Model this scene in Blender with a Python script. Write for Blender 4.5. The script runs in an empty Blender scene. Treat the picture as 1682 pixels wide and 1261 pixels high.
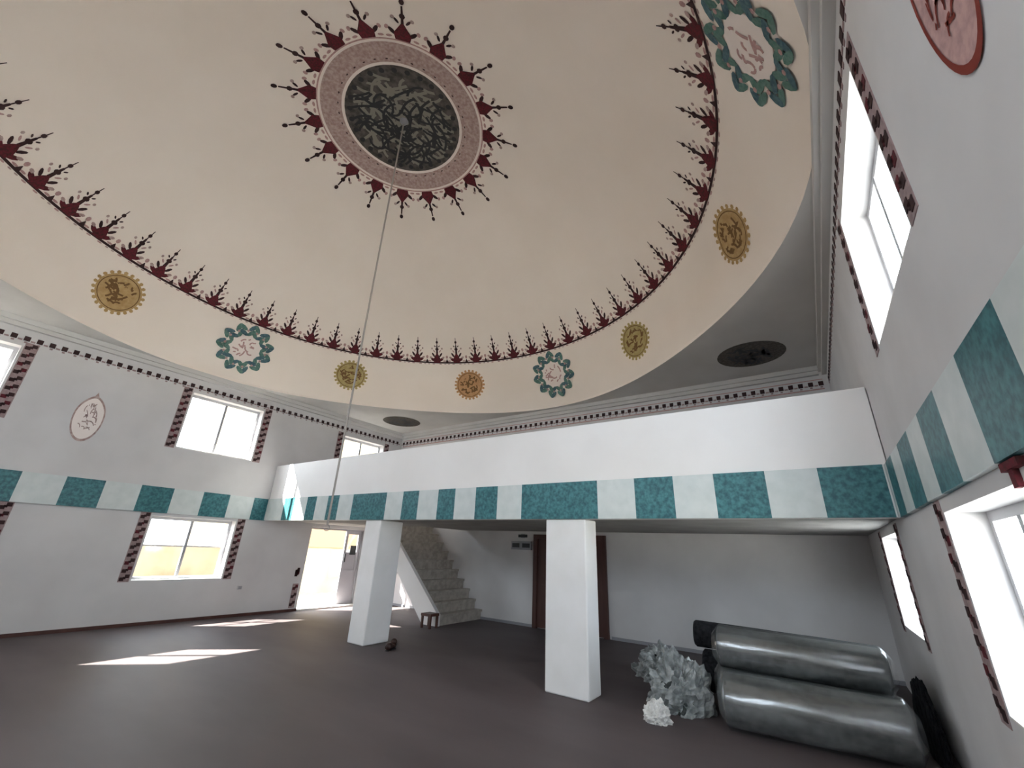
import bpy, math, random
from mathutils import Vector, Matrix, noise
random.seed(7)
S = 1.75                      # metres per unit: one unit is the height of the eye above the floor
YL, YR, XB, XW, XF = 6.74, -0.43, 3.33, 5.72, -1.55
T = 0.16                      # wall thickness
ZC = 2.13                     # flat ceiling round the dome
CX, CY, CZ, RD = 2.05, 3.155, 0.93, 3.72     # dome sphere
sc = bpy.context.scene
COL = sc.collection
PI = math.pi

def W(p):
    return Vector((p[0]*S, p[1]*S, (p[2]+1)*S))

# ------------------------------------------------------------------ materials
def mat(name, col, rough=.75, spec=.3, noise_scale=0, col2=None, amount=.5, bump=0, metal=0, detail=4, stretch=None, ramp=(.35,.65), emit=0):
    m = bpy.data.materials.new(name); m.use_nodes = True
    nt = m.node_tree; b = nt.nodes['Principled BSDF']
    b.inputs['Base Color'].default_value = (*col, 1)
    b.inputs['Roughness'].default_value = rough
    b.inputs['Specular IOR Level'].default_value = spec
    b.inputs['Metallic'].default_value = metal
    if noise_scale:
        tc = nt.nodes.new('ShaderNodeTexCoord'); mp = nt.nodes.new('ShaderNodeMapping')
        n = nt.nodes.new('ShaderNodeTexNoise'); n.inputs['Scale'].default_value = noise_scale; n.inputs['Detail'].default_value = detail
        nt.links.new(tc.outputs['Object'], mp.inputs['Vector']); nt.links.new(mp.outputs['Vector'], n.inputs['Vector'])
        if stretch: mp.inputs['Scale'].default_value = stretch
        if col2:
            r = nt.nodes.new('ShaderNodeValToRGB')
            r.color_ramp.elements[0].position = ramp[0]; r.color_ramp.elements[1].position = ramp[1]
            r.color_ramp.elements[0].color = (*col, 1); r.color_ramp.elements[1].color = (*col2, 1)
            nt.links.new(n.outputs['Fac'], r.inputs['Fac']); nt.links.new(r.outputs['Color'], b.inputs['Base Color'])
        if bump:
            bp = nt.nodes.new('ShaderNodeBump'); bp.inputs['Strength'].default_value = bump; bp.inputs['Distance'].default_value = .02
            nt.links.new(n.outputs['Fac'], bp.inputs['Height']); nt.links.new(bp.outputs['Normal'], b.inputs['Normal'])
    return m

M = {}
M['wall'] = mat('wall_plaster', (.58,.565,.565), .8, .2, 1.3, (.63,.615,.615), bump=.05)
M['dome'] = mat('dome_plaster', (.85,.765,.69), .85, .15, .8, (.88,.80,.73), bump=.04)
M['parapet'] = mat('parapet_paint', (.80,.775,.76), .6, .3, 1.0, (.84,.82,.81), bump=.04)
M['slabshade'] = mat('shade_grey_plaster', (.30,.295,.285), .85, .15, 2.0, (.36,.35,.34), bump=.04)  # shade under the gallery put into the slab colour as a darker grey
M['pillar'] = mat('pillar_paint', (.78,.77,.76), .55, .3, 2.0, (.83,.82,.82), bump=.03)
M['soffit'] = mat('ceiling_plaster', (.56,.545,.53), .85, .15, 1.5, (.60,.585,.57), bump=.04)
M['floor'] = mat('floor_screed', (.072,.056,.056), .62, .3, 1.1, (.110,.088,.088), bump=.1, stretch=(1,.35,1), detail=8, ramp=(.3,.7))
M['teal'] = mat('teal_tile', (.010,.088,.108), .4, .4, 22, (.050,.20,.22), bump=.03, detail=3)
M['whitetile'] = mat('pale_tile', (.55,.60,.595), .4, .4, 6, (.62,.66,.655))
M['dark'] = mat('dark_paint', (.045,.022,.022), .8, .2)
M['maroon'] = mat('maroon_paint', (.15,.018,.028), .8, .2, 30, (.06,.02,.02))
M['pinkish'] = mat('faded_rose_paint', (.52,.33,.31), .85, .15, 25, (.40,.25,.24))
M['brownring'] = mat('rose_brown_paint', (.36,.245,.225), .85, .15, 18, (.50,.39,.36), detail=2)
M['cream'] = mat('cream_line_paint', (.82,.74,.70), .8, .2)
M['discdark'] = mat('charcoal_disc_paint', (.055,.048,.045), .8, .2, 9, (.12,.105,.095), detail=2)
M['script'] = mat('olive_script_paint', (.24,.225,.19), .8, .2)
M['gold'] = mat('ochre_paint', (.42,.27,.11), .7, .3, 12, (.52,.36,.17))
M['orange'] = mat('orange_ochre_paint', (.48,.25,.11), .7, .3, 12, (.55,.32,.16))
M['olive'] = mat('olive_ochre_paint', (.37,.28,.10), .7, .3, 12, (.46,.37,.17))
M['goldink'] = mat('dark_ochre_paint', (.17,.09,.03), .7, .3)
M['green'] = mat('wreath_green_paint', (.075,.17,.145), .8, .2, 25, (.14,.24,.21))
M['bluegreen'] = mat('wreath_blue_paint', (.05,.105,.14), .8, .2, 25, (.10,.18,.20))
M['greypaint'] = mat('grey_oval_paint', (.085,.075,.065), .8, .2, 20, (.14,.125,.11))
M['redink'] = mat('brick_red_paint', (.20,.035,.025), .8, .2)
M['white'] = mat('white_frame', (.48,.48,.50), .35, .5)
M['sill'] = mat('pale_stone_sill', (.70,.67,.62), .5, .4, 6, (.75,.73,.69))
M['wood'] = mat('dark_brown_wood', (.055,.018,.014), .5, .4, 3, (.09,.035,.025), stretch=(1,1,.15))
M['black'] = mat('black_plastic', (.012,.012,.014), .45, .4)
M['grey'] = mat('grey_metal', (.27,.27,.29), .45, .5)
M['alum'] = mat('grey_door_leaf', (.34,.33,.36), .4, .5)
M['step'] = mat('beige_stone_step', (.36,.32,.28), .6, .3, 8, (.50,.46,.41))
M['cable'] = mat('cable_grey', (.30,.27,.25), .6, .3)
M['carpet'] = mat('grey_green_carpet', (.035,.040,.040), .9, .15, 12, (.085,.092,.090), detail=6, ramp=(.3,.7))
M['carpetdark'] = mat('black_carpet', (.010,.010,.012), .9, .15, 20, (.025,.025,.028))
M['paper'] = mat('white_crumpled_paper', (.55,.54,.52), .6, .3, 10, (.75,.74,.72))
M['shoe'] = mat('dark_brown_leather', (.035,.014,.010), .5, .4)
M['brightground'] = mat('bright_bounce_ground', (.72,.685,.63), .9, .1, .6, (.78,.745,.69))  # pale tone made up to bounce daylight up into the dome
M['gwall'] = mat('sandy_garden_wall', (.17,.125,.075), .9, .1, 1.2, (.24,.185,.12))
M['bord'] = mat('faded_brown_border_paint', (.36,.27,.265), .85, .15, 25, (.28,.20,.20))
M['house'] = mat('beige_render', (.23,.185,.115), .9, .1, 1.0, (.28,.23,.15))
M['houseo'] = mat('orange_render', (.26,.15,.08), .9, .1)
M['dimground'] = mat('dim_bounce_ground', (.13,.11,.09), .9, .1, 5, (.19,.16,.13))  # dark tone made up to keep bounced light off the right ceiling corner

def glass_mat():
    m = bpy.data.materials.new('window_glass'); m.use_nodes = True
    nt = m.node_tree; nt.nodes.clear()
    o = nt.nodes.new('ShaderNodeOutputMaterial'); t = nt.nodes.new('ShaderNodeBsdfTransparent'); g = nt.nodes.new('ShaderNodeBsdfGlossy')
    g.inputs['Roughness'].default_value = .05; t.inputs['Color'].default_value = (.93,.95,.96,1)
    x = nt.nodes.new('ShaderNodeMixShader'); x.inputs[0].default_value = .06
    nt.links.new(t.outputs[0], x.inputs[1]); nt.links.new(g.outputs[0], x.inputs[2]); nt.links.new(x.outputs[0], o.inputs[0])
    return m
M['glass'] = glass_mat()
def plastic_mat():
    m = bpy.data.materials.new('clear_plastic_film'); m.use_nodes = True
    nt = m.node_tree; nt.nodes.clear(); N_=nt.nodes.new; Lk=nt.links.new
    o = N_('ShaderNodeOutputMaterial'); t = N_('ShaderNodeBsdfTransparent'); d = N_('ShaderNodeBsdfDiffuse'); g = N_('ShaderNodeBsdfGlossy')
    d.inputs['Color'].default_value = (.42,.45,.45,1); g.inputs['Roughness'].default_value = .2; g.inputs['Color'].default_value=(.95,.97,1,1)
    n = N_('ShaderNodeTexNoise'); n.inputs['Scale'].default_value = 8; n.inputs['Detail'].default_value = 5
    tc = N_('ShaderNodeTexCoord'); mp = N_('ShaderNodeMapping'); mp.inputs['Scale'].default_value=(1,.22,1.2)
    Lk(tc.outputs['Object'], mp.inputs['Vector']); Lk(mp.outputs['Vector'], n.inputs['Vector'])
    bp = N_('ShaderNodeBump'); bp.inputs['Strength'].default_value = .35; bp.inputs['Distance'].default_value = .02
    Lk(n.outputs['Fac'], bp.inputs['Height']); Lk(bp.outputs['Normal'], g.inputs['Normal'])
    r = N_('ShaderNodeMapRange'); r.inputs['From Min'].default_value = .4; r.inputs['From Max'].default_value = .75
    r.inputs['To Min'].default_value = .02; r.inputs['To Max'].default_value = .35
    Lk(n.outputs['Fac'], r.inputs['Value'])
    x = N_('ShaderNodeMixShader'); Lk(r.outputs[0], x.inputs[0]); Lk(t.outputs[0], x.inputs[1]); Lk(d.outputs[0], x.inputs[2])
    y = N_('ShaderNodeMixShader'); y.inputs[0].default_value=.15; Lk(x.outputs[0], y.inputs[1]); Lk(g.outputs[0], y.inputs[2]); Lk(y.outputs[0], o.inputs[0])
    return m
M['plastic'] = plastic_mat()
M['film'] = mat('milky_plastic_film', (.17,.185,.185), .3, .6, 12, (.40,.42,.42), detail=5, bump=.3, ramp=(.4,.7))

# ------------------------------------------------------------------ mesh builder
class MB:
    def __init__(s): s.v=[]; s.f=[]; s.mi=[]; s.mats=[]
    def m(s, k):
        if k not in s.mats: s.mats.append(k)
        return s.mats.index(k)
    def poly(s, pts, k):
        b=len(s.v); s.v += [tuple(W(p)) for p in pts]; s.f.append(tuple(range(b,b+len(pts)))); s.mi.append(s.m(k))
    def faces(s, pts, fs, k):
        b=len(s.v); s.v += [tuple(W(p)) for p in pts]
        for f in fs: s.f.append(tuple(b+i for i in f)); s.mi.append(s.m(k))
    def box(s, x0,x1,y0,y1,z0,z1, k):
        p=[(x,y,z) for z in (z0,z1) for y in (y0,y1) for x in (x0,x1)]
        s.faces(p,[(0,2,3,1),(4,5,7,6),(0,1,5,4),(2,6,7,3),(0,4,6,2),(1,3,7,5)],k)
    def prism(s, prof, fn, a, b, k):
        # prof: 2-D points; fn(u,v,w) -> xyz; extruded from w=a to w=b
        n=len(prof); p=[fn(u,v,a) for u,v in prof]+[fn(u,v,b) for u,v in prof]
        s.faces(p,[tuple(range(n))[::-1],tuple(range(n,2*n))]+[(i,(i+1)%n,n+(i+1)%n,n+i) for i in range(n)],k)
    def tube(s, pts, r, k, n=8):
        ring=[]
        P=[Vector(p) for p in pts]
        for i,p in enumerate(P):
            d=(P[min(i+1,len(P)-1)]-P[max(i-1,0)]).normalized()
            a=d.cross(Vector((0,0,1)));
            if a.length<1e-3: a=Vector((1,0,0))
            a.normalize(); b=d.cross(a)
            rr=r[i] if isinstance(r,(list,tuple)) else r
            ring += [p+(a*math.cos(2*PI*j/n)+b*math.sin(2*PI*j/n))*rr for j in range(n)]
        fs=[(i*n+j,i*n+(j+1)%n,(i+1)*n+(j+1)%n,(i+1)*n+j) for i in range(len(P)-1) for j in range(n)]
        fs += [tuple(range(n))[::-1], tuple(range((len(P)-1)*n,len(P)*n))]
        s.faces(ring,fs,k)
    def build(s, name, parent=None, smooth=False, bevel=0, origin=None):
        me=bpy.data.meshes.new(name); me.from_pydata(s.v,[],s.f)
        for k in s.mats: me.materials.append(M[k])
        for p,i in zip(me.polygons,s.mi): p.material_index=i; p.use_smooth=smooth
        me.update()
        o=bpy.data.objects.new(name,me); COL.objects.link(o)
        if origin is None:
            if s.v and parent is None:
                c=[sum(v[i] for v in s.v)/len(s.v) for i in range(3)]; origin=Vector((c[0],c[1],min(v[2] for v in s.v)))
            else: origin=Vector((0,0,0))
        if parent is not None: origin=origin if origin.length else Vector(parent.matrix_world.translation)
        me.transform(Matrix.Translation(-origin)); 
        if parent is not None:
            o.parent=parent; o.location=origin-parent_loc(parent)
        else: o.location=origin
        if bevel:
            b=o.modifiers.new('bevel','BEVEL'); b.width=bevel; b.segments=2; b.limit_method='ANGLE'
        return o
def parent_loc(p):
    l=Vector(p.location)
    while p.parent: p=p.parent; l+=Vector(p.location)
    return l
_build=MB.build
def build(s,name,parent=None,smooth=False,bevel=0,origin=None):
    if parent is not None and origin is None: origin=parent_loc(parent)
    return _build(s,name,parent,smooth,bevel,origin)
MB.build=build

def tag(o, label=None, cat=None, group=None, kind=None):
    if label: o['label']=label
    if cat: o['category']=cat
    if group: o['group']=group
    if kind: o['kind']=kind
    return o
def empty(name, p):
    o=bpy.data.objects.new(name,None); COL.objects.link(o); o.location=W(p); o.empty_display_size=.1; return o
def struct(o, label=None, cat=None): return tag(o,label,cat,kind='structure')

# ------------------------------------------------------------------ walls
def wall(name, plane, v0, v1, u0, u1, z0, z1, holes, k='wall', label=None, cat='wall'):
    # plane 'x' or 'y'; v0 inner face, v1 outer face; u the horizontal axis; holes (ua,ub,za,zb)
    us=sorted({u0,u1,*[h[0] for h in holes],*[h[1] for h in holes]}); zs=sorted({z0,z1,*[h[2] for h in holes],*[h[3] for h in holes]})
    mb=MB(); P=(lambda v,u,z:(v,u,z)) if plane=='x' else (lambda v,u,z:(u,v,z))
    def solid(i,j):
        if i<0 or j<0 or i>=len(us)-1 or j>=len(zs)-1: return None
        uc=(us[i]+us[i+1])/2; zc=(zs[j]+zs[j+1])/2
        return not any(h[0]<uc<h[1] and h[2]<zc<h[3] for h in holes)
    for i in range(len(us)-1):
        for j in range(len(zs)-1):
            if not solid(i,j): continue
            a,b,c,d=us[i],us[i+1],zs[j],zs[j+1]
            for v in (v0,v1): mb.poly([P(v,a,c),P(v,b,c),P(v,b,d),P(v,a,d)],k)
            for (di,dj,q) in ((-1,0,((a,c),(a,d))),(1,0,((b,c),(b,d))),(0,-1,((a,c),(b,c))),(0,1,((a,d),(b,d)))):
                if solid(i+di,j+dj) is not True:
                    (ua,za),(ub,zb)=q; mb.poly([P(v0,ua,za),P(v0,ub,zb),P(v1,ub,zb),P(v1,ua,za)],k)
    return struct(mb.build(name),label,cat)

LW=[(-.62,.34,1.07,1.84),(1.98,2.93,1.07,1.84),(4.38,5.28,1.10,1.80)]        # upper windows, left wall
LL=[(1.98,2.95,-.52,.215)]
LD=[(4.12,5.20,-1,.215)]
RW=[(1.60,2.58,1.02,1.80),(-.85,.1,1.02,1.80)]
RL=[(1.42,2.37,-.46,.20),(3.80,4.62,-.42,.20)]
FWn=[(a,a+1.05,1.02,1.84) for a in (.1,2.0,4.0)]
wl=wall('wall_left','y',YL,YL+T,XF,XW,-1,ZC,LW+LL+LD,label='pale grey plaster side wall with windows and open door at its far end')
wr=wall('wall_right','y',YR,YR-T,XF,XW,-1,ZC,RW+RL,label='pale grey plaster side wall close beside the camera')
wb=wall('wall_back','x',XW,XW+T,YR-T,YL+T,-1,ZC,[],label='plain plaster wall behind the gallery and staircase')
wf=wall('wall_front','x',XF,XF-T,YR-T,YL+T,-1,ZC,FWn,label='wall behind the camera with windows')

# floor
mb=MB(); mb.box(XF-T,XW+T,YR-T,YL+T,-1.12,-1,'floor'); struct(mb.build('floor'),'bare mauve brown floor of the hall','floor')

# flat ceiling with the round opening and the dome above
def rim(th): return 3.44+.10*math.cos(4*th)
N=144
mb=MB()
def sq(th):
    c,s=math.cos(th),math.sin(th); ax=(XW-XF)/2+T; ay=(YL-YR)/2+T
    k=min(ax/abs(c) if abs(c)>1e-6 else 1e9, ay/abs(s) if abs(s)>1e-6 else 1e9)
    return ((XF+XW)/2*0+CX+c*k, CY+s*k)
sqp=[]; rp=[]
ths=[2*PI*i/N for i in range(N)]
for th in ths:
    c,s=math.cos(th),math.sin(th)
    ex=(XW+T-CX) if c>0 else (CX-(XF-T)); ey=(YL+T-CY) if s>0 else (CY-(YR-T))
    k=min(ex/abs(c) if abs(c)>1e-6 else 1e9, ey/abs(s) if abs(s)>1e-6 else 1e9)
    sqp.append((CX+c*k,CY+s*k)); rp.append((CX+c*rim(th),CY+s*rim(th)))
for z in (ZC,ZC+.22):
    for i in range(N):
        j=(i+1)%N
        mb.poly([(*rp[i],z),(*rp[j],z),(*sqp[j],z),(*sqp[i],z)],'soffit')
for i in range(N):
    j=(i+1)%N; mb.poly([(*sqp[i],ZC),(*sqp[j],ZC),(*sqp[j],ZC+.22),(*sqp[i],ZC+.22)],'soffit')
    mb.poly([(*rp[i],ZC),(*rp[j],ZC),(*rp[j],ZC+.03),(*rp[i],ZC+.03)],'dome')
ceil=struct(mb.build('ceiling'),'flat ceiling with round opening below the dome','ceiling')

def dome_r(phi): return RD*math.sin(phi)
def dpt(az, phi, off=0.0):
    r=(RD-off)*math.sin(phi)
    z=CZ+(RD-off)*math.cos(phi)
    if r>3.28:   # ease the sphere out to the shape of the rim
        r0=RD*math.sin(PHIB); t=(r-3.28)/(r0-3.28); r=3.28+(rim(az)-off-3.28)*t
    return (CX+r*math.cos(az), CY+r*math.sin(az), z)
PHIB=math.acos((ZC+.03-CZ)/RD)
mb=MB()
NP=40
def grid(mb,off,k,flip):
    b=[]
    for j in range(NP+1):
        phi=PHIB*j/NP
        b.append([dpt(2*PI*i/N,max(phi,1e-4),off) for i in range(N)])
    pts=[p for row in b for p in row]
    fs=[(j*N+i,j*N+(i+1)%N,(j+1)*N+(i+1)%N,(j+1)*N+i) for j in range(NP) for i in range(N)]
    mb.faces(pts,fs,k)
grid(mb,0,'dome',False)
grid(mb,-.12,'dome',True)
# painted ornament belonging to the dome surface
OFF=.0035
def dp(az0, phi0, u, v, off=OFF):     # u sideways, v towards the crown
    phi=phi0-v/RD
    return dpt(az0+u/(RD*math.sin(phi)), phi, off)
def dpoly(mb, az0, phi0, pts, k, off=OFF): mb.poly([dp(az0,phi0,u,v,off) for u,v in pts],k)
def band(mb, ra, rb, k, off=OFF, n=N):
    pa,pb=math.asin(ra/RD),math.asin(rb/RD)
    m=max(1,int(abs(rb-ra)/.12))
    for q in range(m):
        p0=pa+(pb-pa)*q/m; p1=pa+(pb-pa)*(q+1)/m
        for i in range(n):
            a,b=2*PI*i/n,2*PI*(i+1)/n
            mb.poly([dpt(a,p0,off),dpt(b,p0,off),dpt(b,p1,off),dpt(a,p1,off)],k)
def ell(cu,cv,ru,rv,n=10,rot=0):
    return [(cu+ru*math.cos(2*PI*i/n)*math.cos(rot)-rv*math.sin(2*PI*i/n)*math.sin(rot), cv+ru*math.cos(2*PI*i/n)*math.sin(rot)+rv*math.sin(2*PI*i/n)*math.cos(rot)) for i in range(n)]
RR=3.13; P0=math.asin(RR/RD)
band(mb,3.122,3.136,'dark'); 
NM=57
for i in range(NM):
    az=math.radians(27+360/NM*i)
    D=lambda pts,k,o=OFF: dpoly(mb,az,P0,pts,k,o)
    for s in (-1,1):
        D(ell(s*.072,.055,.05,.024,8,s*.7),'maroon'); D(ell(s*.062,.135,.045,.016,8,s*1.0),'dark'); D(ell(s*.13,.03,.03,.012,8,0),'pinkish')
        D(ell(s*.05,.20,.028,.010,8,s*.9),'pinkish')
    D([(-.05,0),(.05,0),(.062,.06),(.03,.13),(0,.17),(-.03,.13),(-.062,.06)],'maroon',OFF+.001)
    D([(-.018,.15),(.018,.15),(.010,.30),(-.010,.30)],'dark')
    D(ell(0,.235,.030,.026,8),'dark',OFF+.001); D([(-.006,.30),(.006,.30),(.004,.43),(-.004,.43)],'dark'); D(ell(0,.355,.02,.024,8),'dark',OFF+.001)
    D([(.14,0),(.2,0),(.17,.07)],'dark')
    for s in (-1,1):
        D(ell(s*.17,.10,.020,.028,7),'pinkish'); D(ell(s*.105,.09,.026,.018,7,s*.5),'brownring',OFF+.0005); D(ell(s*.085,.245,.014,.018,6),'brownring')
        D(ell(s*.06,-.022,.026,.009,6),'pinkish'); D(ell(s*.14,-.022,.020,.008,6),'brownring')
        D(ell(s*.035,.285,.020,.009,6,s*.9),'dark')
# crown of the dome
band(mb,.655,.685,'cream',OFF+.001); band(mb,.685,.90,'brownring'); band(mb,.90,.918,'cream',OFF+.001); band(mb,.925,.94,'pinkish'); band(mb,.78,.795,'dark',OFF+.001)
for i in range(36):
    az=2*PI*i/36; dpoly(mb,az,math.asin(.84/RD),ell(0,0,.03,.02,8),'maroon' if i%2 else 'cream',OFF+.001)
    dpoly(mb,az+.08,math.asin(.73/RD),ell(0,0,.018,.018,6),'dark',OFF+.001)
for i in range(18):
    az=math.radians(8+20*i); ph=math.asin(.94/RD)
    D=lambda pts,k,o=OFF: dpoly(mb,az,ph,[(u,-v) for u,v in pts],k,o)
    D([(-.07,0),(.07,0),(.085,.07),(.03,.15),(0,.2),(-.03,.15),(-.085,.07)],'maroon')
    for s in (-1,1):
        D(ell(s*.10,.085,.05,.02,8,s*.8),'dark'); D(ell(s*.13,.03,.03,.014,8,0),'pinkish'); D(ell(s*.055,.2,.035,.013,8,s*.9),'dark'); D(ell(s*.15,.12,.02,.025,7),'pinkish'); D(ell(s*.09,.23,.02,.02,7),'brownring')
    D([(-.014,.17),(.014,.17),(.008,.36),(-.008,.36)],'dark'); D(ell(0,.255,.028,.03,8),'dark',OFF+.001); D(ell(0,.40,.024,.032,8),'dark')
dome=struct(mb.build('dome'),'shallow cream plaster dome painted with maroon palmettes','dome')
for p in dome.data.polygons:
    if p.material_index==0: p.use_smooth=True

# writing-like brush strokes inside a roundel, local (u,v) coordinates
def strokes(rnd, R, n, w):
    out=[]
    for _ in range(n):
        a=rnd.random()*2*PI; q=R*.78*math.sqrt(rnd.random()); u,v=q*math.cos(a),q*math.sin(a); d=rnd.choice([0,.2,PI/2,PI/2+.3,-.5,2.4]); L=R*rnd.uniform(.25,.6)
        cur=rnd.uniform(-2.5,2.5); pts=[]
        for k in range(6):
            pts.append((u,v,d)); u+=math.cos(d)*L/5; v+=math.sin(d)*L/5; d+=cur/5
        for (ua,va,da),(ub,vb,db) in zip(pts,pts[1:]):
            if ua*ua+va*va>(R*.9)**2 or ub*ub+vb*vb>(R*.9)**2: continue
            nx,ny=-math.sin(da)*w,math.cos(da)*w; mx,my=-math.sin(db)*w,math.cos(db)*w
            out.append([(ua+nx,va+ny),(ub+mx,vb+my),(ub-mx,vb-my),(ua-nx,va-ny)])
    return out
def disc_on(mb, f, R0, R1, k, off, n=32, rings=3):
    for q in range(rings):
        a=R0+(R1-R0)*q/rings; b=R0+(R1-R0)*(q+1)/rings
        for i in range(n):
            t0,t1=2*PI*i/n,2*PI*(i+1)/n
            pts=[(b*math.cos(t0),b*math.sin(t0)),(b*math.cos(t1),b*math.sin(t1))]
            pts+= [(a*math.cos(t1),a*math.sin(t1)),(a*math.cos(t0),a*math.sin(t0))] if a>1e-6 else [(0,0)]
            mb.poly([f(u,v,off) for u,v in pts],k)
# apex disc: black and olive script
rnd=random.Random(3)
mb=MB()
def ax(u,v,off):
    r=math.hypot(u,v); return dpt(math.atan2(v,u), max(1e-4,math.asin(r/RD)), off)
disc_on(mb,ax,0,.655,'discdark',.004,48,6)
for st in strokes(rnd,.66,120,.016): mb.poly([ax(u,v,.006) for u,v in st],'script')
for st in strokes(rnd,.66,90,.014): mb.poly([ax(u,v,.0075) for u,v in st],'black')
for t in range(28):
    a=2*PI*t/28; mb.poly([ax(u,v,.0065) for u,v in ell(.60*math.cos(a),.60*math.sin(a),.03,.03,8)],'black')
tag(mb.build('painted_roundel',dome),'charcoal roundel with olive script at the crown of the dome')
# roundels along the foot of the dome
PM=math.asin(3.325/RD)
def roundel(az, kind, col, label):
    mb=MB(); f=lambda u,v,off: dp(az,PM,u,v,off); r=random.Random(int(az*100)+5)
    if kind=='gold':
        disc_on(mb,f,0,.235,col,.004)
        disc_on(mb,f,.205,.215,'goldink',.0055,32,1)
        for st in strokes(r,.20,34,.011): mb.poly([f(u,v,.0055) for u,v in st],'goldink')
        n=24
        for i in range(n):
            a=2*PI*i/n; mb.poly([f(u,v,.0035) for u,v in ell(.25*math.cos(a),.25*math.sin(a),.022,.022,6)],col)
    else:
        disc_on(mb,f,0,.20,'cream',.004)
        for st in strokes(r,.18,16,.010): mb.poly([f(u,v,.0055) for u,v in st],'pinkish')
        for i in range(44):
            a=2*PI*i/22+.1*(i%2); q=.24 if i<22 else .32
            mb.poly([f(u,v,.005+.0004*(i%5)) for u,v in ell(q*math.cos(a),q*math.sin(a),.068,.03,8,a+(.7 if i%2 else -.7))],'green' if (i*7)%5<3 else 'bluegreen')
        for i in range(14):
            a=2*PI*i/14; mb.poly([f(u,v,.0075) for u,v in ell(.27*math.cos(a),.27*math.sin(a),.018,.018,6)],'pinkish')
    return tag(mb.build('painted_roundel',dome),label)
for az,kind,c,l in [(112.2,'gold','gold','ochre script roundel, leftmost on the foot of the dome'),(85.2,'w','','green leaf wreath roundel above the left wall'),
    (58.3,'gold','olive','olive ochre script roundel left of centre'),(23.3,'gold','orange','orange script roundel above the gallery front'),
    (-3,'w','','green leaf wreath roundel above the gallery'),(-30,'gold','olive','olive yellow roundel above the dark ceiling corner'),
    (-65.7,'gold','gold','tall ochre script roundel on the right of the dome'),(-93,'w','','blue green wreath roundel at the upper right'),
    (-120,'gold','gold',None),(-150,'gold','gold',None),(180,'w','',None),(145,'gold','gold',None)]:
    roundel(math.radians(az),kind,c,l)

# ceiling corner ovals
def ceilround(x,y,label):
    mb=MB(); f=lambda u,v,off:(x+u,y+v,ZC-off); r=random.Random(int(x*10+y))
    disc_on(mb,f,0,.34,'greypaint',.003)
    for st in strokes(r,.32,40,.014): mb.poly([f(u,v,.005) for u,v in st],'black')
    tag(mb.build('painted_roundel',ceil),label)
ceilround(4.97,.25,'dark grey script roundel on the shaded ceiling corner')
ceilround(5.02,6.0,'dark roundel on the bright far ceiling corner')

# ------------------------------------------------------------------ cornices and dotted borders (trim_n)
def P_y(y,sgn):   # map (along, z, out) on a wall whose inner face is y; out goes into the hall
    return lambda u,z,o:(u,y+sgn*o,z)
def P_x(x,sgn): return lambda u,z,o:(x+sgn*o,u,z)
FL,FR,FB,FF=P_y(YL,-1),P_y(YR,1),P_x(XW,-1),P_x(XF,1)
def slab(mb,f,u0,u1,z0,z1,o0,o1,k):
    p=[f(u,z,o) for o in (o0,o1) for z in (z0,z1) for u in (u0,u1)]
    mb.faces(p,[(0,1,3,2),(4,6,7,5),(0,4,5,1),(2,3,7,6),(0,2,6,4),(1,5,7,3)],k)
def cornice(n,f,u0,u1,lab):
    mb=MB(); slab(mb,f,u0,u1,ZC-.055,ZC,0,.075,'soffit'); slab(mb,f,u0,u1,ZC-.10,ZC-.055,0,.045,'soffit')
    struct(mb.build('trim_%d'%n),lab,'cornice')
cornice(1,FL,XF,XW,'plaster cornice under the ceiling on the left wall')
cornice(2,FR,XF,XW,'plaster cornice under the ceiling on the right wall')
cornice(3,FB,YR+.076,YL-.076,'plaster cornice under the ceiling on the back wall')
def dots(n,f,u0,u1,lab,gaps=(),line=False):
    mb=MB(); z=1.93; per=.099; k=0
    u=u0
    while u<u1:
        if not any(a<u<b for a,b in gaps):
            slab(mb,f,u,u+.048,z-.026,z+.026,0,.004,'dark')
            slab(mb,f,u+.056,u+.090,z-.030,z-.012,0,.0035,'bord')
            slab(mb,f,u+.012,u+.036,z-.052,z-.034,0,.0035,'bord')
        u+=per
    if line: slab(mb,f,u0,u1,z-.075,z-.06,0,.003,'pinkish'); slab(mb,f,u0,u1,z+.045,z+.055,0,.003,'pinkish')
    struct(mb.build('trim_%d'%n),lab,'painted border')
dots(4,FL,XF,XW-.05,'row of dark painted blocks under the left cornice')
dots(5,FR,XF,XW-.05,'row of dark painted blocks under the right cornice')
dots(6,FB,YR+.05,YL-.05,'row of dark painted blocks on the back wall above the gallery',line=True)

# teal and white tile bands
BZ0,BZ1=.252,.558
def tileband(name,f,u0,u1,blues,lab,parent=None,o=.02,z0=BZ0,z1=BZ1):
    mb=MB(); cuts=sorted({u0,u1,*[b for bl in blues for b in bl]})
    for a,b in zip(cuts,cuts[1:]):
        c=(a+b)/2; k='teal' if any(x<c<y for x,y in blues) else 'whitetile'
        slab(mb,f,a,b,z0,z1,0,o,k)
    ob=mb.build(name,parent)
    return tag(ob,lab) if parent else struct(ob,lab,'tile band')
lb=[(1.10-.672*k,1.43-.672*k) for k in range(0,4)]+[(1.77,2.11),(2.45,2.78),(3.11,3.47),(3.74,3.95),(4.2,4.5),(4.85,5.15)]
lb=[(a,b) for a,b in lb]
tileband('trim_7',FL,XF,XB-.0,[(max(a,XF),b) for a,b in lb if b<3.1]+[(3.11,XB)],'teal and white tile band along the left wall')
rb=[(2.47,2.77),(1.89,2.20),(1.24,1.58),(.62,.94),(0,.31),(-.62,-.31),(-1.24,-.93),(3.02,3.25)]
tileband('trim_8',FR,XF,XB,rb,'teal and white tile band climbing the right wall')

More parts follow.
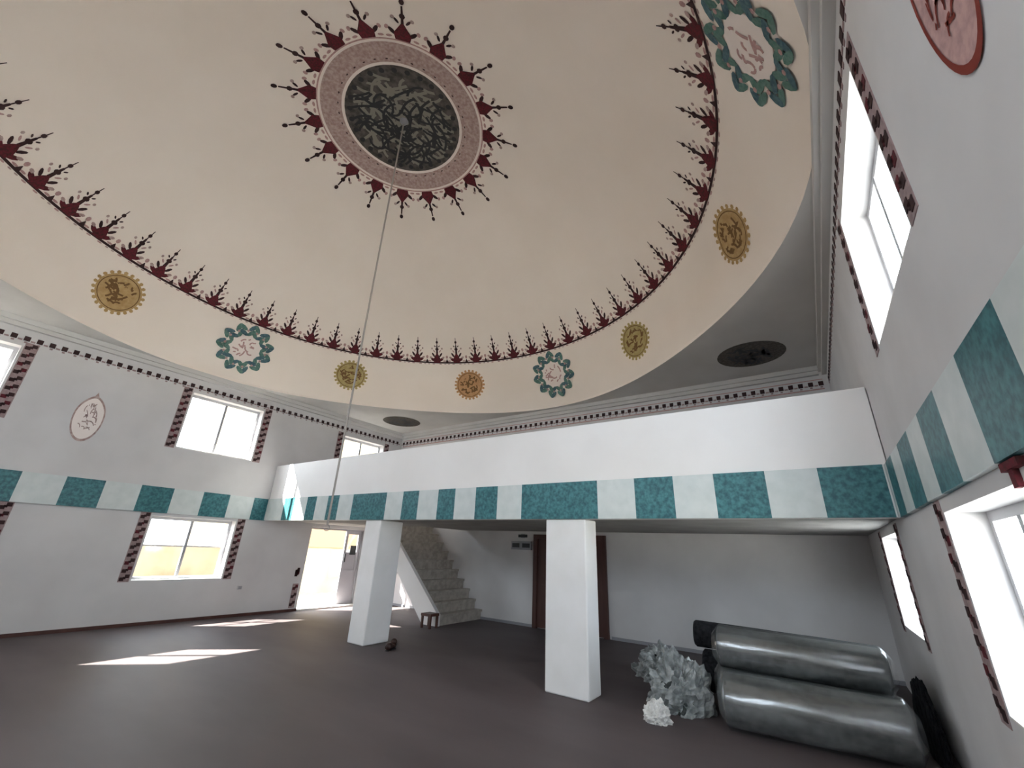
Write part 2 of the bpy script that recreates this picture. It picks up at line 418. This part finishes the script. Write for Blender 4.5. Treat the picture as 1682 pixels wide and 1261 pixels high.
# ------------------------------------------------------------------ painted window borders
def border(mb,f,u,z0,z1,w=.105,seed=0):
    r=random.Random(seed); slab(mb,f,u,u+w,z0,z1,0,.003,'bord')
    n=max(3,int((z1-z0)/.085))
    for i in range(n):
        z=z0+(i+.5)*(z1-z0)/n
        for c,zz,rr in ((w*.28,z-.012,.021),(w*.72,z+.018,.021),(w*.5,z,.014)):
            slab(mb,f,u+c-rr,u+c+rr,zz-rr*.9,zz+rr*.9,0,.006,'dark' if (i+int(c*100))%4 else 'maroon')

# ------------------------------------------------------------------ windows
portals=[]
def window(n,f,hole,lab,brd=(True,True),bz=None,mull=(.5,),transom=None,depth=.13,sgn=1):
    u0,u1,z0,z1=hole; e=empty('window_%d'%n,f((u0+u1)/2,z0,-depth)); struct(e,lab,'window')
    mb=MB(); t=.036
    for a,b,c,d in ((u0,u0+t,z0,z1),(u1-t,u1,z0,z1),(u0+t,u1-t,z0,z0+t),(u0+t,u1-t,z1-t,z1)): slab(mb,f,a,b,c,d,-depth-.015,-depth+.015,'white')
    mb.build('window_frame',e)
    for q in mull:
        mb=MB(); c=u0+(u1-u0)*q; slab(mb,f,c-.016,c+.016,z0+t,z1-t,-depth-.013,-depth+.02,'grey'); mb.build('mullion',e)
    if transom is not None:
        mb=MB(); slab(mb,f,u0+t,u1-t,transom-.008,transom+.008,-depth-.01,-depth+.012,'white'); mb.build('transom',e)
    mb=MB(); slab(mb,f,u0+t,u1-t,z0+t,z1-t,-depth-.002,-depth+.002,'glass'); mb.build('glass',e)
    mb=MB(); slab(mb,f,u0-.0,u1+.0,z0-.0,z0+.006,-depth+.016,.0,'sill'); mb.build('window_sill',e)
    bz=bz or (z0-.01,z1+.05); s=0
    for k,uu in ((0,u0-.125),(1,u1+.02)):
        if brd[k]: mb=MB(); border(mb,f,uu,bz[0],bz[1],seed=n+k); mb.build('painted_border',e)
    p=[f(u0,z0,-T-.01),f(u1,z1,-T-.01)]
    portals.append((p,f((u0+u1)/2,(z0+z1)/2,1),u1-u0,z1-z0))
window(1,FL,LW[1],'upper left wall window, middle one, two white panes')
window(2,FL,LW[2],'small upper window of the left wall behind the gallery parapet')
window(3,FL,LW[0],'upper left wall window cut by the picture edge')
window(4,FL,LL[0],'lower left wall window showing a sandy garden wall',bz=(-.53,.25),transom=-.13)
window(5,FR,RW[0],'deep set bright window high on the right wall',mull=(.33,.66))
window(6,FR,RL[0],'large low window nearest on the right wall',bz=(-.50,.25),mull=(.42,.66))
window(7,FR,RL[1],'narrow looking low window under the gallery on the right wall',bz=(-.46,.25))
window(8,FR,RW[1],'upper right wall window outside the frame')
for i,h in enumerate(FWn): window(9+i,FF,h,['first','second','third'][i]+' high window from the right in the wall behind the camera',brd=(False,False))
# border of the next lower window, its right hand strip only
mb=MB(); border(mb,FL,.70,-.53,.25,seed=40); mb.build('painted_border',wl)

# painted ovals on the side walls
def wall_oval(f,par,cu,cz,lab,w=.15,h=.30,ink='redink',faded=False):
    mb=MB(); n=40; r=random.Random(4)
    def shape(k):
        out=[]
        for i in range(n):
            a=2*PI*i/n; s=math.sin(a); c=math.cos(a); q=1-.30*max(0,s)**2
            out.append((cu+k*w*c*q, cz+k*h*(s if s<0 else s**.8 if s>0 else 0)))
        return out
    o,i_=shape(1),shape(.90)
    for a in range(n):
        b=(a+1)%n; mb.poly([f(*o[a],.004),f(*o[b],.004),f(*i_[b],.004),f(*i_[a],.004)],ink)
    mb.poly([f(u,z,.0025) for u,z in shape(.97)],'pinkish' if not faded else 'cream')
    for st in strokes(r,1.0,30,.028):
        mb.poly([f(cu+u*w*.8,cz+v*h*.78,.0045) for u,v in st],ink)
    a=[(cu-.02,cz+h*.98),(cu+.02,cz+h*.98),(cu,cz+h*1.18)]; mb.poly([f(*q,.004) for q in a],ink)
    tag(mb.build('painted_oval',par),lab)
wall_oval(FL,wl,1.07,1.22,'faded rose oval with script on the left wall',w=.135,h=.27,ink='brownring',faded=True)
wall_oval(FR,wr,.93,1.19,'brick red outlined oval with script on the right wall',w=.12,h=.27)

# small dark red bracket under the tile band on the right wall
mb=MB(); slab(mb,FR,1.515,1.545,.185,.248,0,.012,'maroon'); slab(mb,FR,1.46,1.58,.228,.249,0,.015,'maroon')
tag(mb.build('wall_bracket'),'small dark red bracket on right wall just under the tile band','bracket')

# baseboards
mb=MB(); slab(mb,FL,XF,LD[0][0],-1,-.965,0,.012,'wood'); struct(mb.build('baseboard_left'),'thin dark baseboard along the left wall','baseboard')
mb=MB(); slab(mb,FB,YR,2.33,-1,-.965,0,.012,'grey'); slab(mb,FB,3.5,YL,-1,-.965,0,.012,'grey'); struct(mb.build('baseboard_back'),'thin grey baseboard along the back wall','baseboard')

# ------------------------------------------------------------------ gallery (women's balcony) with parapet and tiles
SX0,SY0,SY1=4.72,4.85,6.30          # stair opening in the slab
g=empty('gallery',(XB,YR,.26)); tag(g,'white balcony with a teal tiled edge spanning the far side of the hall','gallery',kind='thing')
mb=MB(); zs0,zs1=.265,.46
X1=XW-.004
for (a,b,c,d) in ((XB+.085,SX0,YR+.004,YL-.004),(SX0,X1,YR+.004,SY0),(SX0,X1,SY1,YL-.004)): mb.box(a,b,c,d,zs0,zs1,'slabshade')
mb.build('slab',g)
mb=MB(); mb.box(XB,XB+.084,YR+.004,YL-.004,.255,1.06,'parapet'); mb.build('parapet',g,bevel=.012)
bl=[(4.04,4.664),(3.511,3.762),(2.983,3.221),(2.445,2.712),(1.427,2.169),(.818,1.114),(.216,.537),(-.40,-.078),(4.95,5.19),(5.45,5.67),(5.98,6.25)]
tileband('tile_band',P_x(XB,-1),YR+.022,YL-.022,bl,None,g,.016,.256,.56)
# pillars
def pillar(x0,x1,y0,y1,lab):
    mb=MB(); mb.box(x0,x1,y0,y1,-1,.254,'pillar'); tag(mb.build('pillar',bevel=.02),lab,'pillar',kind='thing')
pillar(XB,XB+.34,4.10,4.37,'white square pillar left of the staircase under the gallery')
pillar(XB,XB+.22,1.55,1.92,'thick white pillar nearest to the carpet rolls')

# ------------------------------------------------------------------ staircase
st=empty('staircase',(5.2,4.4,-1)); tag(st,'beige stone staircase rising left along the back wall under the gallery','staircase')
NS=11; run=(5.86-4.42)/NS; rise=(.46+1)/NS
ZT=.46
for i in range(NS):
    y0=4.42+i*run; z1=-1+(i+1)*rise
    mb=MB(); mb.box(4.80,XW-.002,y0-.02,y0+run,z1-.03,z1,'step'); mb.box(4.81,XW-.003,y0,y0+.03,z1-rise,z1-.03,'step'); mb.build('step',st)
mb=MB()
prof=[(4.40,-1),(4.66,-1),(5.95,.26),(5.95,.46),(5.86,.50),(4.40,-.86)]
mb.prism(prof,lambda u,v,w:(w,u,v),4.74,4.80,'parapet'); mb.build('stringer',st)
mb=MB(); mb.prism([(4.66,-1.0),(4.75,-1.0),(5.95,.20),(5.95,.26)],lambda u,v,w:(w,u,v),4.80,XW-.004,'pillar'); mb.build('underside',st)

# ------------------------------------------------------------------ doors
# open doorway at the far end of the left wall
u0,u1,z0,z1=LD[0]
d=empty('door_1',FL((u0+u1)/2,-1,-.1)); struct(d,'open doorway in the left wall with daylight and one grey leaf closed','door')
mb=MB()
for a,b,c,e in ((u0,u0+.03,-1,z1),(u1-.03,u1,-1,z1),(u0+.03,u1-.03,z1-.03,z1)): slab(mb,FL,a,b,c,e,-.15,-.09,'grey')
mb.build('door_frame',d)
mb=MB(); a=4.86
for q in ((a,a+.05,-1,z1-.03),(u1-.08,u1-.03,-1,z1-.03),(a+.05,u1-.08,-1,-.45),(a+.05,u1-.08,-.2,-.16),(a+.05,u1-.08,z1-.08,z1-.03)): slab(mb,FL,*q,-.135,-.11,'alum')
leaf=mb.build('door_leaf',d)
mb=MB(); slab(mb,FL,a+.05,u1-.08,-.16,z1-.08,-.125,-.120,'glass'); slab(mb,FL,a+.05,u1-.08,-.45,-.2,-.125,-.120,'alum'); mb.build('glass',leaf)
mb=MB(); slab(mb,FL,a+.01,a+.035,-.32,-.18,-.11,-.08,'black'); mb.build('door_handle',leaf)
mb=MB(); slab(mb,FL,a+.12,a+.24,-.20,-.05,-.11,-.095,'black'); tag(mb.build('lock_box',leaf),'black box on the grey leaf')
mb=MB(); slab(mb,FL,u0,u1,-1,-.975,-T,.05,'sill'); mb.build('threshold',d)
mb=MB(); border(mb,FL,u0-.13,-.95,-.62,.09,seed=5); border(mb,FL,u0-.13,-.5,-.42,.06,seed=6); mb.build('painted_border',d)
# dark double door behind the thick pillar
d=empty('door_2',FB(2.9,-1,0)); struct(d,'dark brown door in the back wall mostly hidden by the thick pillar','door')
mb=MB()
for a,b,c,e in ((2.36,2.42,-1,.22),(3.42,3.48,-1,.22),(2.42,3.42,.16,.22)): slab(mb,FB,a,b,c,e,0,.05,'wood')
mb.build('door_frame',d)
for a,b in ((2.42,2.915),(2.925,3.42)):
    mb=MB(); slab(mb,FB,a,b,-.99,.16,0,.025,'wood')
    for c,e in ((-.90,-.45),(-.36,.08)): slab(mb,FB,a+.07,b-.07,c,e,.025,.035,'wood')
    lf=mb.build('door_leaf',d)
    mb=MB(); q=2.86 if a<2.9 else 2.95; slab(mb,FB,q,q+.03,-.5,-.40,.025,.055,'grey'); mb.build('door_handle',lf)

# ------------------------------------------------------------------ hanging lamp cable
c=empty('hanging_cable',(CX,CY,.1)); tag(c,'long thin cable hanging from the crown of the dome','cable')
mb=MB(); mb.tube([(CX,CY,CZ+RD-.01),(CX,CY,2.4),(CX,CY,.12)],.0085,'cable',8); mb.build('cord',c)
mb=MB(); mb.tube([(CX+.022*math.cos(t)-.0,CY+.0,.10+.022*math.sin(t)) for t in [PI/2-k*.35 for k in range(14)]],.004,'grey',6); mb.build('hook',c)
mb=MB(); mb.tube([(CX,CY,CZ+RD-.06),(CX,CY,CZ+RD-.01)],[.02,.05],'grey',12); mb.build('ceiling_cap',c)

# ------------------------------------------------------------------ small wall things
b=empty('display_box',FB(3.62,-.02,0)); tag(b,'small grey wall box with two black displays left of the dark door','display')
mb=MB(); slab(mb,FB,3.53,3.88,.0,.12,0,.04,'grey'); mb.build('casing',b)
for a in (3.55,3.73): mb=MB(); slab(mb,FB,a,a+.13,.03,.09,.04,.045,'black'); mb.build('display_panel',b)
mb=MB(); slab(mb,FB,3.62,3.76,.175,.215,0,.035,'black'); slab(mb,FB,3.66,3.72,.165,.225,0,.02,'grey'); tag(mb.build('wall_sensor'),'short black bar on the back wall above the display box','sensor')
mb=MB(); slab(mb,FL,3.19,3.25,-.665,-.62,0,.012,'white'); slab(mb,FL,3.20,3.24,-.66,-.625,.012,.02,'grey')
tag(mb.build('wall_socket'),'small dark socket on the left wall below and right of the lower window','socket')

# shoes beside the pillar
def shoe(x,y,rot,lab):
    e=empty('shoe',(x,y,-1)); tag(e,lab,'shoe','dark shoes beside the left pillar')
    mb=MB(); L=[(-.08,.028,.05),(-.06,.034,.06),(-.02,.030,.058),(.02,.034,.040),(.06,.036,.030),(.085,.022,.022)]
    pts=[];n=10
    R=lambda a,b:(x+a*math.cos(rot)-b*math.sin(rot),y+a*math.sin(rot)+b*math.cos(rot))
    for a,w,h in L:
        for k in range(n):
            t=2*PI*k/n; p=R(a,w*math.cos(t)); pts.append((p[0],p[1],-1+.008+max(0,h*(.5+.5*math.sin(t)))))
    fs=[(i*n+j,i*n+(j+1)%n,(i+1)*n+(j+1)%n,(i+1)*n+j) for i in range(len(L)-1) for j in range(n)]+[tuple(range(n))[::-1],tuple(range(5*n,6*n))]
    mb.faces(pts,fs,'shoe'); mb.build('shoe_upper',e,smooth=True)
    mb=MB(); out=[(-.085,-.02),(-.085,.02),(-.03,.03),(.05,.04),(.09,.02),(.09,-.02),(.05,-.04),(-.03,-.03)]
    mb.prism([R(*q) for q in out],lambda u,v,w:(u,v,w),-1,-.992,'black'); mb.build('sole',e)
shoe(3.62,3.96,.9,'dark brown shoe on the floor touching close to the left pillar')
shoe(3.44,3.80,.5,'dark brown shoe lying a little nearer than its pair')
# small stool at the stair foot
s_=empty('step_stool',(4.62,4.42,-1)); tag(s_,'small dark brown stool at the foot of the staircase','stool')
mb=MB(); mb.box(4.54,4.70,4.33,4.51,-.86,-.83,'wood'); mb.build('seat',s_)
for i in (0,1):
    for j in (0,1):
        mb=MB(); xx=4.545+i*.125; yy=4.335+j*.145; mb.box(xx,xx+.025,yy,yy+.025,-1,-.86,'wood'); mb.build('leg',s_)

# ------------------------------------------------------------------ carpet rolls in plastic
def carpet_roll(p0,p1,R,k,lab,wrap=True,seed=1,turns=5):
    a,b=Vector(p0),Vector(p1); ax_=(b-a).normalized(); up=Vector((0,0,1)); side=ax_.cross(up).normalized(); upv=side.cross(ax_).normalized()
    e=empty('carpet_roll',(a.x,a.y,a.z-R)); tag(e,lab,'carpet roll','rolled carpets in clear plastic')
    n=40
    mb=MB(); pts=[]; seg=14
    for i in range(seg+1):
        t=i/seg; c=a.lerp(b,t)
        for j in range(n):
            th=2*PI*j/n; r=R*(.965+.02*noise.noise(Vector((th*1.3,t*4,seed)))) - (R*.03 if j==0 else 0)
            pts.append(c+side*math.cos(th)*r+upv*math.sin(th)*r*.96)
    fs=[(i*n+j,i*n+(j+1)%n,(i+1)*n+(j+1)%n,(i+1)*n+j) for i in range(seg) for j in range(n)]
    mb.faces(pts,fs,k); 
    # spiral ends: ridges of the rolled layers
    for c,sg in ((a,-1),(b,1)):
        rings=turns*2
        cp=[]
        for q in range(rings+1):
            rr=R*.96*q/rings; dz=.012*(q%2)
            for j in range(n):
                th=2*PI*j/n; r2=rr+R*.96/rings*2*(j/n)*(1 if 0<q<rings-1 else 0)
                r2=min(r2,R*.955)
                cp.append(c+ax_*sg*dz+side*math.cos(th)*r2+upv*math.sin(th)*r2*.96)
        mb.faces(cp,[(q*n+j,q*n+(j+1)%n,(q+1)*n+(j+1)%n,(q+1)*n+j) for q in range(rings) for j in range(n)],k)
    mb.build('rolled_carpet',e,smooth=True)
    if wrap:
        mb=MB(); pts=[]; seg=60; n2=56; L=(b-a).length
        for i in range(seg+1):
            t=-.05+1.10*i/seg; c=a+(b-a)*t
            pinch=1 if .0<t<1 else max(.35,1-abs(t if t<0 else t-1)*9)
            for j in range(n2):
                th=2*PI*j/n2
                w=noise.noise(Vector((math.cos(th)*1.2,math.sin(th)*1.2,t*3+seed)))*.05+noise.noise(Vector((math.cos(th)*5,math.sin(th)*5,t*5+seed)))*.03
                r=R*(1.015+.35*max(w,-.04))*pinch
                q=c+side*math.cos(th)*r+upv*math.sin(th)*r
                if q.z<-1+.002: q.z=-1+.002
                pts.append(q)
        fs=[(i*n2+j,i*n2+(j+1)%n2,(i+1)*n2+(j+1)%n2,(i+1)*n2+j) for i in range(seg) for j in range(n2)]
        mb.faces(pts,fs,'plastic'); mb.build('plastic_wrap',e,smooth=True)
    return e
R1=.158
carpet_roll((3.50,.66,-1+R1),(3.56,-.24,-1+R1),R1,'carpet','grey green carpet roll in shiny plastic, nearest the camera',seed=1)
carpet_roll((3.86,.74,-1+R1),(3.93,-.20,-1+R1),R1,'carpet','grey green carpet roll in shiny plastic behind the nearest roll',seed=9)
carpet_roll((3.68,.70,-.575),(3.75,-.20,-.60),.132,'carpet','carpet roll in plastic lying on top of two others',seed=5)
carpet_roll((4.21,.92,-1+R1),(4.27,-.22,-1+R1),R1,'carpetdark','black carpet roll on the floor at the back of the pile',wrap=False,seed=3)
carpet_roll((4.04,.93,-.565),(4.10,-.20,-.60),.10,'carpetdark','thin black carpet roll, topmost at the back of the pile',wrap=False,seed=4)

# crumpled plastic heap at the left end of the rolls
def heap(name,cx,cy,rx,ry,h,k,seed,rough=.3,parent=None,label=None,cat=None,smooth=False):
    mb=MB(); n,m=60,22; pts=[]
    for i in range(m+1):
        a=PI/2*i/m
        for j in range(n):
            t=2*PI*j/n; d=Vector((math.cos(t)*math.cos(a),math.sin(t)*math.cos(a),math.sin(a)))
            q=1+rough*noise.noise(d*2.3+Vector((seed,0,0)))+rough*.7*noise.noise(d*6+Vector((0,seed,0)))+rough*.4*noise.noise(d*13+Vector((0,0,seed)))
            pts.append((cx+rx*d.x*q,cy+ry*d.y*q,max(-.999,-1+h*d.z*q) if i else -.999))
    fs=[(i*n+j,i*n+(j+1)%n,(i+1)*n+(j+1)%n,(i+1)*n+j) for i in range(m) for j in range(n)]+[tuple(range(n))[::-1],tuple(range(m*n,(m+1)*n))]
    mb.faces(pts,fs,k); return tag(mb.build(name,parent,smooth),label,cat)
def bundle(cx,cy,rx,ry,h,k,seed,label):
    e=empty('plastic_bundle',(cx,cy,-1)); tag(e,label,'plastic bundle')
    heap('plastic_film',cx,cy,rx,ry,h,'film',seed,.30,e)
    heap('carpet_scrap',cx,cy,rx*.78,ry*.78,h*.76,k,seed+3,.25,e)
bundle(3.70,1.00,.23,.21,.30,'carpet',2.0,'crumpled bundle of clear plastic at the left end of the carpet rolls')
bundle(4.42,1.34,.22,.22,.22,'carpetdark',8.0,'smaller plastic bundle near the back wall left of the rolls')
heap('crumpled_paper',3.31,1.06,.085,.085,.11,'paper',4.0,.3,None,'white crumpled paper in front of the plastic bundle','paper')
heap('black_cloth',4.02,-.365,.44,.045,.34,'carpetdark',6.0,.13,None,'black cloth heap between the carpet rolls and the right wall','cloth')

# ------------------------------------------------------------------ outside
mb=MB(); mb.box(-30,40,-40,YR-T-.02,-1.5,-1.25,'brightground'); mb.box(-30,40,YR-T-.02,60,-1.5,-1.25,'dimground'); struct(mb.build('ground'),'ground outside, pale one side and dark the other to steer bounced light','ground')
mb=MB(); mb.box(-8,5.6,9.4,9.6,-1.25,-.16,'gwall'); tag(mb.build('garden_wall'),'low sandy wall outside the lower left window','garden wall')
h=empty('neighbour_house',(9,11.5,-1.25)); tag(h,'beige and orange house seen through the open doorway','house')
mb=MB(); mb.box(5.9,14,11,17,-1.25,4.5,'house'); mb.build('house_wall',h)
mb=MB(); mb.box(5.85,14.05,10.97,11.0,-.15,.55,'houseo'); mb.build('painted_band',h)
mb=MB(); mb.box(7.4,8.2,10.94,10.965,-.9,-.2,'glass'); mb.build('house_window',h)

# ------------------------------------------------------------------ light
w=bpy.data.worlds.new('sky'); sc.world=w; w.use_nodes=True
bg=w.node_tree.nodes['Background']; bg.inputs['Color'].default_value=(.86,.93,1.0,1); bg.inputs['Strength'].default_value=9.0
sd=Vector((1.07,-1.0,-1.26)).normalized()
L=bpy.data.lights.new('sun','SUN'); L.energy=42; L.angle=.0093; L.color=(1,.95,.86); lo=bpy.data.objects.new('sun',L); COL.objects.link(lo)
lo.rotation_euler=sd.to_track_quat('-Z','Y').to_euler()
for (p,c,wu,hz) in portals:
    A=bpy.data.lights.new('window_daylight','AREA'); A.shape='RECTANGLE'; A.size=wu*S; A.size_y=hz*S
    A.cycles.is_portal=True
    o=bpy.data.objects.new('window_daylight',A); COL.objects.link(o)
    q0,q1=W(p[0]),W(p[1]); o.location=(q0+q1)/2; d_=(W(c)-o.location)
    o.rotation_euler=d_.to_track_quat('-Z','Z').to_euler()

# ------------------------------------------------------------------ camera (fitted focal length, pitch, roll, yaw)
f,pitch,roll,yaw=689.24,.374875,.041972,.612852
F=Vector((math.cos(pitch)*math.cos(yaw),math.cos(pitch)*math.sin(yaw),math.sin(pitch)))
r=Vector((math.sin(yaw),-math.cos(yaw),0)); u=r.cross(F)
r2=r*math.cos(roll)+u*math.sin(roll); u2=u*math.cos(roll)-r*math.sin(roll)
cam=bpy.data.cameras.new('camera'); cam.sensor_width=36; cam.sensor_fit='HORIZONTAL'; cam.lens=f/1682*36; cam.clip_start=.02; cam.clip_end=500
co=bpy.data.objects.new('camera',cam); COL.objects.link(co)
co.matrix_world=Matrix(((r2.x,u2.x,-F.x,0),(r2.y,u2.y,-F.y,0),(r2.z,u2.z,-F.z,S),(0,0,0,1)))
sc.camera=co
sc.view_settings.view_transform='Standard'; sc.view_settings.look='None'; sc.view_settings.gamma=1; sc.view_settings.exposure=0.80
sc.view_settings.use_curve_mapping=False
sc.cycles.max_bounces=12; sc.cycles.diffuse_bounces=8; sc.cycles.transparent_max_bounces=16
sc.cycles.use_denoising=True; sc.cycles.sample_clamp_indirect=8
